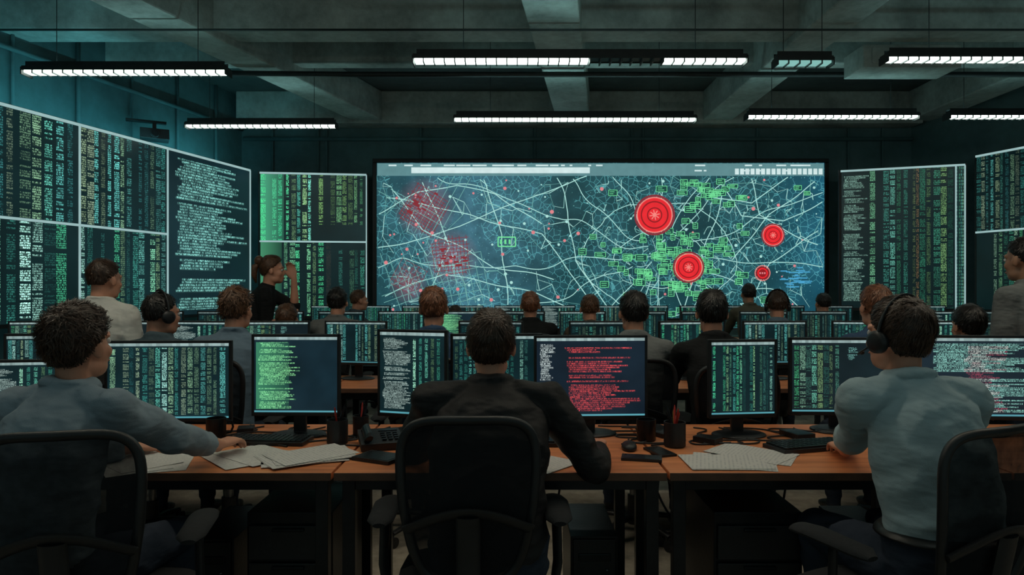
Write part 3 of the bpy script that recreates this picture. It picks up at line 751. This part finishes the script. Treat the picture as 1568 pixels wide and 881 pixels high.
# ------------------------------------------------------------------ MAP display
S_ = 11.8/1045.
def mp(px, py): return V(((px-784)*S_, 0, 1.4+(441-py)*S_))
e = empty('map_display', (0,11.8,0))
x0, x1 = mp(577,0).x, mp(1262,0).x; z1 = mp(0,250).z; z0 = mp(0,488).z
b = MB(); b.box(((x0+x1)/2,.06,(z0+z1)/2), (x1-x0+.14,.1,z1-z0+.14), 0)
for c, s_ in ((((x0+x1)/2,0,z1+.035),(x1-x0+.14,.05,.07)), (((x0+x1)/2,0,z0-.035),(x1-x0+.14,.05,.07)), ((x0-.035,0,(z0+z1)/2),(.07,.05,z1-z0)), ((x1+.035,0,(z0+z1)/2),(.07,.05,z1-z0))): b.box(c, s_, 0)
for xx in (x0+.8, (x0+x1)/2, x1-.8): b.box((xx,.06,z0/2), (.12,.08,z0), 0)
b.obj('frame', [M_black], parent=e, bevel=.008)
t = NT('map_background'); uv = t.tc.outputs['UV']; q = t.sep(uv)
vec = t.comb(t.mul(q[0],3.), q[1], 0.)
n1 = t.noise(vec, 2.2, 5); n2 = t.noise(vec, 9., 6, .7); sp = t.noise(vec, 70., 2, .8)
base = t.ramp(t.add(t.mul(n1,.7), t.mul(n2,.3)), [(.30,(.004,.028,.036)),(.48,(.009,.056,.068)),(.62,(.022,.105,.13)),(.75,(.12,.34,.40))])
vo = t.t.nodes.new('ShaderNodeTexVoronoi'); vo.feature = 'DISTANCE_TO_EDGE'; t.put(vo.inputs['Vector'], vec); vo.inputs['Scale'].default_value = 24
road = t.mul(t.lt(vo.outputs[0], .028), t.gt(n1, .46))
tot = t.vadd(base, t.scale((.06,.22,.23), road))
tot = t.vadd(tot, t.scale((.20,.50,.46), t.gt(sp, .69)))
dx = t.m('SUBTRACT', q[0], .20); lft = t.m('SUBTRACT', 1., t.m('MINIMUM', 1., t.m('ABSOLUTE', t.mul(dx, 4.5))))
tot = t.vadd(tot, t.scale((.07,.18,.26), t.mul(lft, n2)))
for cu_, cv_, rad_ in ((.107,.71,.14),(.165,.39,.13),(.07,.22,.09)):
    ddx = t.mul(t.m('SUBTRACT', q[0], cu_), 3.); ddy = t.m('SUBTRACT', q[1], cv_)
    dd = t.m('SQRT', t.add(t.mul(ddx, ddx), t.mul(ddy, ddy)))
    hz = t.m('MAXIMUM', 0., t.m('SUBTRACT', 1., t.m('DIVIDE', dd, rad_*1.5)))
    tot = t.vadd(tot, t.scale((.32,.02,.035), t.mul(hz, n2)))
dr = t.m('MAXIMUM', 0., t.m('SUBTRACT', q[0], .85)); tot = t.vadd(tot, t.scale((.05,.55,1.1), t.mul(dr, n1)))
M_map = t.bsdf((.005,.006,.006,1), .35, emis=tot, estr=1.0)
b = MB(); b.quad([(x0,0,z0),(x1,0,z0),(x1,0,z1),(x0,0,z1)], 0); b.obj('map_background', [M_map], parent=e)
E_road = emissive('map_road_line', (.45,.82,.76), .95); E_road2 = emissive('map_minor_road', (.18,.48,.44), .9); E_green = emissive('map_green_label', (.18,.80,.34), 1.0)
E_pink = emissive('map_pink_marker', (.95,.30,.33), .8); E_red = emissive('map_red', (.85,.02,.03), 1.0); E_redd = emissive('map_dark_red', (.32,.01,.015), .9)
E_ring = emissive('map_ring', (.95,.25,.22), 1.0); E_head = emissive('map_header', (.68,.86,.86), 1.0); E_dimred = emissive('map_red_street', (.32,.035,.05), .8); E_navy = emissive('map_label_bg', (.01,.07,.06), 1.0); E_blue = emissive('map_blue_text', (.08,.42,.70), .9)
road = MB()
X0,X1,Z0,Z1 = x0+.02,x1-.02,z0+.02,mp(0,270).z
def inside(p): return X0 < p.x < X1 and Z0 < p.z < Z1
def ribbon(p, q, w, m, y=-.003):
    if not (inside(p) and inside(q)): return
    d = (q-p); 
    if d.length < 1e-4: return
    d.normalize(); n = V((-d.z,0,d.x))*w/2; yy = V((0,y,0))
    road.addraw([p-n+yy, q-n+yy, q+n+yy, p+n+yy], [(0,1,2,3)], m)
def poly(pts, w, m, y=-.003, wob=0, sub=8):
    P = []
    for i in range(len(pts)-1):
        for k in range(sub):
            p = V(pts[i]).lerp(V(pts[i+1]), k/sub); P.append(p)
    P.append(V(pts[-1]))
    P = [p+V((noise.noise(p*1.3+V((w*900,0,0))),0,noise.noise(p*1.3+V((5,w*500,0)))))*wob for p in P]
    for a, c in zip(P, P[1:]): ribbon(a, c, w, m, y)
rn = random.Random(3)
cen = mp(1010,395)
for k in range(16):
    a = k*2*math.pi/16+rn.uniform(-.12,.12); r0 = rn.uniform(.2,.6)
    pts = [cen+V((math.cos(a),0,math.sin(a)))*(r0+ (rr*6.5/10)) for rr in range(11)]
    poly(pts, .013, 0, wob=.24)
for rr in (.55,1.05):
    pts = [cen+V((math.cos(a)*1.25,0,math.sin(a)*.9))*rr for a in [i*2*math.pi/26 for i in range(27)]]
    poly(pts, .012, 0, wob=.2, sub=3)
for l in ([(580,300),(700,330),(830,360),(900,455)], [(640,270),(690,380),(640,470)], [(580,380),(700,350),(820,300),(900,275)], [(590,450),(680,420),(770,440),(880,470)], [(740,275),(770,360),(780,470)], [(600,290),(650,350),(760,410),(850,430)], [(583,330),(640,300),(700,285),(760,300),(830,345)], [(850,272),(870,330),(880,400),(930,470)], [(1100,272),(1130,330),(1200,340),(1260,310)], [(1120,400),(1180,330),(1250,280)], [(1140,470),(1180,400),(1260,350)], [(1050,470),(1080,380),(1110,272)], [(1150,272),(1165,330),(1250,380)], [(1090,300),(1150,310),(1210,272)]):
    poly([mp(*p) for p in l], .015, 0, wob=.10)
nodes = []
for _ in range(660):
    k = rn.random()
    if k < .52: p = mp(rn.gauss(1035,85), rn.gauss(375,55))
    elif k < .84: p = mp(rn.uniform(585,1255), rn.uniform(275,475))
    else: p = mp(rn.gauss(1190,50), rn.gauss(340,50))
    if inside(p): nodes.append(p)
for i, p in enumerate(nodes):
    near = sorted(nodes, key=lambda q_: (q_-p).length)[1:4]
    for q_ in near[:rn.choice([1,2,3])]: ribbon(p, q_, rn.choice([.005,.007,.010]), rn.choice([0,1]))
def grid(cx, cy, ang, n, sp_, L, m, w, y=-.004):
    c = mp(cx, cy); d = V((math.cos(ang),0,math.sin(ang))); p_ = V((-d.z,0,d.x))
    for i in range(-n, n+1):
        j1 = rn.uniform(.6,1); j2 = rn.uniform(.6,1)
        ribbon(c+p_*i*sp_-d*L*j1, c+p_*i*sp_+d*L*j2, w, m, y); ribbon(c+d*i*sp_-p_*L*j1, c+d*i*sp_+p_*L*j2, w, m, y)
grid(650,322,-.55,6,.055,.38,8,.009); grid(690,393,.1,5,.06,.36,8,.009); grid(640,300,-.5,5,.13,.75,1,.009); grid(620,430,.35,5,.12,.6,1,.009); grid(700,440,.2,4,.13,.55,1,.009); grid(625,425,-.5,3,.08,.26,8,.007)
for _ in range(22):
    cx, cy = rn.choice([(650,318),(690,395)]); p = mp(rn.gauss(cx,13), rn.gauss(cy,10)); s1 = rn.uniform(.02,.06); s2 = rn.uniform(.012,.03)
    a = -.5 if cy < 380 else .1; d = V((math.cos(a),0,math.sin(a))); n = V((-d.z,0,d.x)); yy = V((0,-.005,0))
    road.addraw([p-d*s1-n*s2+yy, p+d*s1-n*s2+yy, p+d*s1+n*s2+yy, p-d*s1+n*s2+yy], [(0,1,2,3)], 8)
def disc(c, r, m, y, n=28, r2=0):
    vs = []; yy = V((0,y,0))
    for k in range(n):
        a = 2*math.pi*k/n; u = V((math.cos(a),0,math.sin(a))); vs += [c+u*r2+yy, c+u*r+yy]
    road.addraw(vs, [(2*k,2*k+1,(2*k+3)%(2*n),(2*k+2)%(2*n)) for k in range(n)], m)
for _ in range(54):
    p = mp(rn.uniform(585,1255), rn.uniform(275,475)) if rn.random() > .35 else mp(rn.gauss(670,50), rn.gauss(380,55))
    if inside(p): disc(p, rn.uniform(.012,.036), 3, -.008, 14)
for _ in range(60):
    p = mp(rn.uniform(585,1255), rn.uniform(275,475)); disc(p, rn.uniform(.010,.028), 0, -.007, 12)
for _ in range(165):
    p = mp(rn.gauss(1030,52), rn.gauss(402,36)) if rn.random() < .80 else mp(rn.gauss(1075,28), rn.gauss(292,12))
    if rn.random() < .1: p = mp(rn.uniform(900,1240), rn.uniform(285,465))
    w = rn.uniform(.035,.10); h = rn.uniform(.030,.055)
    if not (inside(p+V((w,0,h))) and inside(p-V((w,0,h)))): continue
    yy = V((0,-.010,0)); road.addraw([p+V((-w,0,-h))+yy, p+V((w,0,-h))+yy, p+V((w,0,h))+yy, p+V((-w,0,h))+yy], [(0,1,2,3)], 9)
    c4 = [p+V((-w,0,-h)), p+V((w,0,-h)), p+V((w,0,h)), p+V((-w,0,h))]
    for i in range(4): ribbon(c4[i], c4[(i+1)%4], .009, 2, -.012)
    for k in range(2): 
        zz = h*(.35-.7*k); ribbon(p+V((-w*.7,0,zz)), p+V((w*rn.uniform(.1,.7),0,zz)), .010, 2, -.012)
p = mp(776,371); 
for w,h in ((.15,.08),):
    c4 = [p+V((-w,0,-h)), p+V((w,0,-h)), p+V((w,0,h)), p+V((-w,0,h))]
    for i in range(4): ribbon(c4[i], c4[(i+1)%4], .02, 2, -.012)
    for k in range(3): ribbon(p+V((-.10+k*.075,0,-.04)), p+V((-.10+k*.075,0,.04)), .035, 2, -.012)
for cx, cy, r in ((1002,330,26), (1054,410,20), (1183,361,15)):
    c = mp(cx,cy); r *= S_
    disc(c, r, 4, -.015, 48); disc(c, r*1.06, 6, -.017, 48, r*.99); disc(c, r*.82, 5, -.017, 48, r*.74); disc(c, r*.45, 5, -.018, 40, r*.38)
    for k in range(8):
        a = k*math.pi/4+.2; u = V((math.cos(a),0,math.sin(a))); ribbon(c+u*r*.12, c+u*r*.30, r*.06, 6, -.02)
    disc(c, r*.12, 6, -.02, 20); disc(c, r*1.2, 8, -.014, 48, r*1.08)
c = mp(1167,419); disc(c, 10*S_, 5, -.015, 36); disc(c, 12*S_, 6, -.017, 36, 10.8*S_); disc(c, 8*S_, 4, -.018, 36, 6*S_)
for k in range(3): ribbon(c+V((-.055+k*.04,0,0)), c+V((-.03+k*.04,0,0)), .03, 3, -.02)
for _ in range(26):
    p = mp(1215+rn.uniform(-22,12), 410+rn.uniform(0,32)); ribbon(p, p+V((rn.uniform(.05,.25),0,0)), .018, 7, -.01)
hz0 = mp(0,270).z; hh = z1-hz0; yy = -.006
def rect(xa, xb, za, zb, m, y=yy): road.addraw([V((xa,y,za)),V((xb,y,za)),V((xb,y,zb)),V((xa,y,zb))], [(0,1,2,3)], m)
rect(x0+.01, x1-.01, hz0, z1-.01, 10); 
rect(mp(630,0).x, mp(903,0).x, mp(0,266).z, mp(0,257).z, 11, -.008)
for k in range(40):
    xa = rn.uniform(x0+.05, x1-.3); 
    if xa < mp(905,0).x and xa > mp(620,0).x: zb = mp(0,253).z
    else: zb = rn.choice([mp(0,253).z, mp(0,261).z])
    rect(xa, xa+rn.uniform(.04,.2), zb-.025, zb, 11, -.009)
for px in range(1125,1258,8): rect(mp(px,0).x, mp(px+6,0).x, mp(0,268).z, mp(0,259).z, 11, -.0095)
E_hbar = emissive('map_header_bar', (.12,.27,.29), 1.)
road.obj('map_overlay', [E_road, E_road2, E_green, E_pink, E_red, E_redd, E_ring, E_blue, E_dimred, E_navy, E_hbar, E_head], parent=e)

# ------------------------------------------------------------------ DESKS, row 1
for a, c_ in ((-2.99,-1.81),(-1.80,-.632),(-.626,.545),(.551,1.75),(1.756,2.95)): desk(a, c_, 2.39, 3.24)
for yy0 in (4.38, 6.35, 8.45):
    n = {4.38:6, 6.35:8, 8.45:8}[yy0]; xs = {4.38:-3.7, 6.35:-4.4, 8.45:-3.9}[yy0]
    for k in range(n): desk(xs+k*1.26, xs+k*1.26+1.255, yy0, yy0+.66)
m_cols = [screen_mat('monitor_columns_%d'%i, [(.02,.98,.04,.94,'cols',tn,1)], w=.5, h=.33, cw=.0034, ch=.0066, strength=st, pal=pl, header=True, grp=8) for i, (tn, pl, st) in enumerate([(FW,palL,.85),((.85,.95,.9),None,.75),((.9,1.05,1),None,.8),(FW,palL,.65)])]
m_dim = screen_mat('monitor_dim_columns', [(.02,.98,.04,.90,'cols',(.8,1,1),1)], w=.5, h=.33, cw=.0036, ch=.007, strength=.45, pal=palL)
m_greenl = screen_mat('monitor_green_list', [(.02,.42,.04,.93,'grad',(.08,.42,.20),.55),(.02,.55,.05,.93,'lines',(.30,.85,.35),1.1)], bg=(.006,.02,.03), w=.37, h=.34, cw=.0038, ch=.0068, strength=.85)
m_red = screen_mat('monitor_red_code', [(.02,.17,.3,.92,'lines',(.6,.7,.68),1.3),(.22,.96,.06,.88,'lines',(.70,.06,.06),1.15)], bg=(.006,.014,.025), w=.46, h=.35, cw=.0044, ch=.0088, strength=.9)
m_white = screen_mat('monitor_grey_text', [(.02,.48,.05,.93,'lines',(.45,.6,.55),1.3),(.52,.98,.05,.93,'cols',(1.1,1.2,1),1)], w=.34, h=.37, cw=.0036, ch=.0066, strength=.8)
m_mix = screen_mat('monitor_mixed_code', [(.02,.97,.05,.93,'lines',(.35,.8,.68),1.4),(.3,.98,.05,.9,'lines',(.4,.05,.09),.5)], w=.5, h=.36, cw=.0040, ch=.0075, strength=.8, bg=(.01,.02,.03))
m_half = screen_mat('monitor_half_code', [(.02,.5,.05,.93,'cols',(1.1,1.1,.9),1),(.55,.8,.7,.9,'lines',(.2,.5,.45),.7)], w=.46, h=.34, cw=.0036, ch=.0068, strength=.8, bg=(.006,.014,.018))
monitor(-1.52,3.03,.55,.36,m_cols[0],.235,.04); monitor(-.937,2.97,.385,.355,m_greenl,.27,-.02); monitor(-.44,3.03,.335,.39,m_white,.268,-.30)
monitor(-.07,3.12,.42,.36,m_cols[1],.26,.05); monitor(.345,3.0,.50,.37,m_red,.256,.05)
monitor(1.0,2.97,.31,.34,m_cols[2],.255,.12); monitor(1.48,3.08,.46,.35,m_half,.25,-.03); monitor(2.07,3.0,.56,.37,m_mix,.255,-.05)
monitor(-2.02,2.80,.32,.31,m_white,.20,.15); monitor(-2.13,3.13,.36,.35,m_cols[3],.265,.1)
S2 = [monitor_mesh(.46,.31,m,.26) for m in (m_dim,m_cols[1],m_cols[3],m_white,m_dim,m_greenl,m_cols[2],m_half)]
rr = random.Random(11)
def row(y, xs, skip=()):
    for x in xs: place('computer_monitor', rr.choice(S2), (x, y, .75), rr.uniform(-.2,.2), bevel=.003)
row(4.82, [-3.3,-2.75,-2.22,-1.66,-1.1,-.15,.13+.5,1.25,1.85,2.5,3.0,3.5])
row(6.80, [-4.1,-3.5,-2.9,-2.3,-1.7,-1.1,-.5,.1,.7,1.3,1.9,2.5,3.1,3.7,4.3,4.9])
row(8.90, [-3.6,-3.0,-2.4,-1.8,-1.2,-.6,0,.6,1.2,1.8,2.4,3.0,3.6,4.2,4.8,5.4])
keyboard(.12,2.84,-.03,.36); mouse(.47,2.74,-.1); keyboard(1.20,2.76,.30,.34); keyboard(-1.02,2.86,-.06,.34); keyboard(-1.62,2.80,-.1,.36)
pen_cup(-.726,2.84,.043,.10,3,2); pen_cup(-.66,2.98,.034,.09,2,3); pen_cup(.665,2.79,.044,.10,7,4)
papers(-1.00,2.62,.9,3,seed=1,spread=.04); papers(-.78,2.60,-.9,7,seed=2,spread=.02); papers(-1.36,2.54,.5,3,seed=3); papers(.80,2.56,1.3,3,seed=4,spread=.04); papers(.94,2.64,1.0,2,seed=5,spread=.03); papers(.08,2.54,.9,2,seed=6,spread=.02)
phone(-.54,2.80,.3); phone(1.62,2.84,-.3)
def slab(name, x, y, yaw, w, l, h, z=.7505):
    b = MB(); b.box((0,0,h/2), (w,l,h), 0); b.box((0,0,h+.0006), (w*.88,l*.88,.001), 1); b.box((w*.25,l*.4,h+.002),(w*.1,l*.05,.002),1); b.obj(name, [M_black, M_dark], loc=(x,y,z), rot=yaw, bevel=.002)
slab('smartphone', .49,2.58,1.35,.075,.15,.010); slab('notebook', -.50,2.58,1.1,.12,.17,.014); slab('external_drive', -1.20,3.08,.3,.07,.09,.02); slab('external_drive', 1.24,2.97,.3,.09,.12,.022); slab('notebook', .66,3.04,.5,.13,.18,.02)
slab('external_drive', .82,2.86,.8,.07,.10,.025); slab('smartphone', .58,2.68,.3,.07,.14,.009); slab('external_drive', -.38,2.84,.2,.08,.11,.02)
def mug(x, y, rot=0, z=.7505):
    b = MB(); n = 28; vs = []; prof = [(0,0),(.036,0),(.04,.004),(.041,.09),(.037,.09),(.035,.008),(0,.008)]
    for pr, pz in prof:
        for k in range(n): a = 2*math.pi*k/n; vs.append((pr*math.cos(a), pr*math.sin(a), pz))
    b.addraw(vs, [(i*n+k, i*n+(k+1)%n, (i+1)*n+(k+1)%n, (i+1)*n+k) for i in range(len(prof)-1) for k in range(n)], 0)
    b.tube([(.038,0,.075),(.062,0,.07),(.068,0,.045),(.058,0,.022),(.038,0,.02)], .005, 0, 8)
    b.obj('coffee_mug', [M_dark], loc=(x,y,z), rot=rot, smooth=True, flat_angle=45)
mug(-1.27,2.93,.5); mug(.57,2.90,1.); mug(1.78,2.78,2.)
rc = random.Random(5)
for k in range(18):
    x = [-1.3,-1.1,-.95,-.8,-.3,-.15,.55,.7,.85,1.1,1.3,1.5,1.7,-1.2,.5,.9,1.25,-.6][k]; pts = []
    for j in range(6): pts.append((x+rc.uniform(-.16,.16), 2.80+j*.07+rc.uniform(-.04,.04), .7545+.0))
    cable('desk_cable', pts, .0035)
for x in (-.95,.02,.62,.75,1.05): cable('hanging_cable', [(x,3.12,.60),(x+.06,3.02,.42),(x+.13,3.08,.35),(x+.22,3.12,.60)], .005)
pedestal(-.83,2.80,.32); pedestal(.92,2.80,.33); pedestal(-2.1,2.85,.32)
b = MB(); b.box((0,0,.20), (.19,.42,.40), 0); b.box((0,-.213,.2), (.17,.012,.38), 1); 
for k in range(7): b.box((0,-.222,.06+k*.025), (.12,.006,.008), 0)
b.box((0,-.222,.32), (.13,.006,.03), 0); b.cyl((.05,-.222,.27), .008, .008, 2)
TW = b.mesh('computer_tower', [M_dark, M_black, M_chrome])
for x, y in ((.33,2.95),(-1.2,2.92),(1.5,2.92),(-2.5,4.72),(-.6,4.72),(1.65,4.72),(3.0,4.72)): place('computer_tower', TW, (x,y,0), 0, bevel=.004)

b = MB(); b.box((0,0,0), (.36,.28,.14), 0); b.tube([(0,-.13,0),(0,-.19,0)], [.055,.06], 0, 20); b.tube([(0,-.185,0),(0,-.195,0)], [.045,.045], 1, 20); b.box((0,.05,.12), (.05,.05,.14), 0); b.box((-.1,.05,.19),(.5,.1,.03),0)
b.obj('wall_speaker', [M_black, M_dark], loc=(lx(9.5)+.42,9.5,3.52), rot=.5, bevel=.01)

# ------------------------------------------------------------------ PEOPLE
P1 = person('seated_man', -1.394,2.20,1.343, yaw=-.20, lean=.12, shirt=C_greyblue, hair=H_dark, style='curly', lod=0, hands=[(-1.46,2.60,.79),(-1.10,2.60,.792)], hyaw=-.06, hpitch=-.12, cuff=.78, w=1.02, handdir=[None,(.25,1,0)], hx=-.03, loose=.008, sh_drop=-.015, pole=[(-.3,-.4,-1),(.35,-.4,-1)])
P2 = person('seated_man', -.075,2.44,1.322, yaw=0, lean=.18, shirt=C_jacket, hair=H_dark, style='full', lod=0, hands=[(-.29,2.76,.79),(.325,2.61,.79)], hpitch=-.12, cuff=.88, w=1.18, sh_drop=-.02, pole=[(-.5,-.2,-.6),(0,-1,-.3)], handdir=[(.25,1,0),(.12,1,0)], loose=.006)
P3 = person('seated_man', 1.243,2.20,1.37, yaw=.12, lean=.07, shirt=C_blue, hair=H_dark, style='full', lod=0, headset=True, hands=[(1.25,2.56,.79),(1.52,2.58,.79)], hyaw=.18, hpitch=-.1, cuff=.30, w=1.06, sh_drop=-.02, pole=[(-.15,-.7,-1),(.3,-.4,-1)], hx=-.045, loose=.012, belt=.665)
chair(-1.24,2.06,.22,1.0); chair(-.135,2.27,.03); chair(1.17,2.10,.40)

def back_person(px, d, T, **k):
    x = (px-784)/1045*d; ch = k.pop('ch', True); mode = k.get('mode','sit'); yaw = k.get('yaw', 0)
    nm = k.pop('nm', 'seated_man' if mode == 'sit' else 'standing_man')
    p = person(nm, x, d, T, **k)
    if mode == 'sit' and ch: chair(p.location.x+.0, p.location.y+.02, yaw)
    return p
back_person(161,4.10,1.575, mode='stand', lean=.04, shirt=C_white, hair=H_dark, hyaw=-.35)
back_person(248,3.90,1.375, shirt=C_slate, hair=H_blk, headset=True, hyaw=-.6)
back_person(363,3.97,1.40, shirt=C_steel, hair=H_brown, style='curly', hyaw=-.2)
wx = (418-784)/1045*6.0
back_person(418,6.0,1.68, nm='standing_woman', mode='stand', lean=.06, yaw=-1.35, shirt=C_blk, hair=H_brown, style='long', w=.86, collar=False, hands=[(wx+.17,6.05,1.475),(wx+.22,5.90,1.17)], cuff=.15, handdir=[(-.25,.02,1),(-.2,.6,.2)], pole=[(0,.2,-1),(0,.2,-1)])
back_person(440,5.52,1.27, shirt=C_tan, hair=H_brown, style='full', hpitch=-.2, hands=[(-1.93,5.66,.66),(-1.70,5.66,.66)])
back_person(517,5.85,1.40, shirt=C_grey, hair=H_blk, style='full')
back_person(550,7.8,1.38, yaw=-1.0, shirt=C_slate, hair=H_brown, hands=None)
back_person(664,4.03,1.405, shirt=C_navy, hair=H_aub, style='full')
back_person(697,7.9,1.20, shirt=C_olive, hair=H_dark)
back_person(812,5.85,1.375, shirt=C_blk, hair=H_aub, hpitch=-.2)
back_person(903,5.9,1.345, shirt=C_tan, hair=H_brown)
back_person(970,4.0,1.38, shirt=C_grey, hair=H_blk, style='full', hyaw=.2, yaw=-.12)
back_person(1090,3.72,1.39, shirt=C_blk, hair=H_blk, style='full', w=1.0, hyaw=-.15)
back_person(1146,7.9,1.45, shirt=C_olive, hair=H_blk, skin=M_skin2)
back_person(1190,5.82,1.375, shirt=C_steel, hair=H_dark, headset=True, yaw=-.25)
back_person(1260,7.9,1.34, shirt=C_blk, hair=H_blk)
back_person(1340,3.97,1.415, shirt=C_navy, hair=H_aub, style='full')
back_person(1482,4.05,1.30, shirt=C_slate, hair=H_blk, style='full')
back_person(1568,3.72,1.68, mode='stand', lean=.02, shirt=C_grey, hair=H_blk, yaw=.3, w=1.1, skin=M_skin2)

# ------------------------------------------------------------------ world + camera
w = bpy.data.worlds.new('World'); sc.world = w; w.use_nodes = True
w.node_tree.nodes['Background'].inputs[0].default_value = (.125,.185,.18,1); w.node_tree.nodes['Background'].inputs[1].default_value = .8
cam = bpy.data.cameras.new('camera'); cam.lens = 24; cam.sensor_width = 36; co = bpy.data.objects.new('camera', cam); COL.objects.link(co)
co.location = (0,0,1.4); co.rotation_euler = (math.pi/2,0,0); sc.camera = co
print('faces', sum(len(o.data.polygons) for o in bpy.data.objects if o.type == 'MESH'))
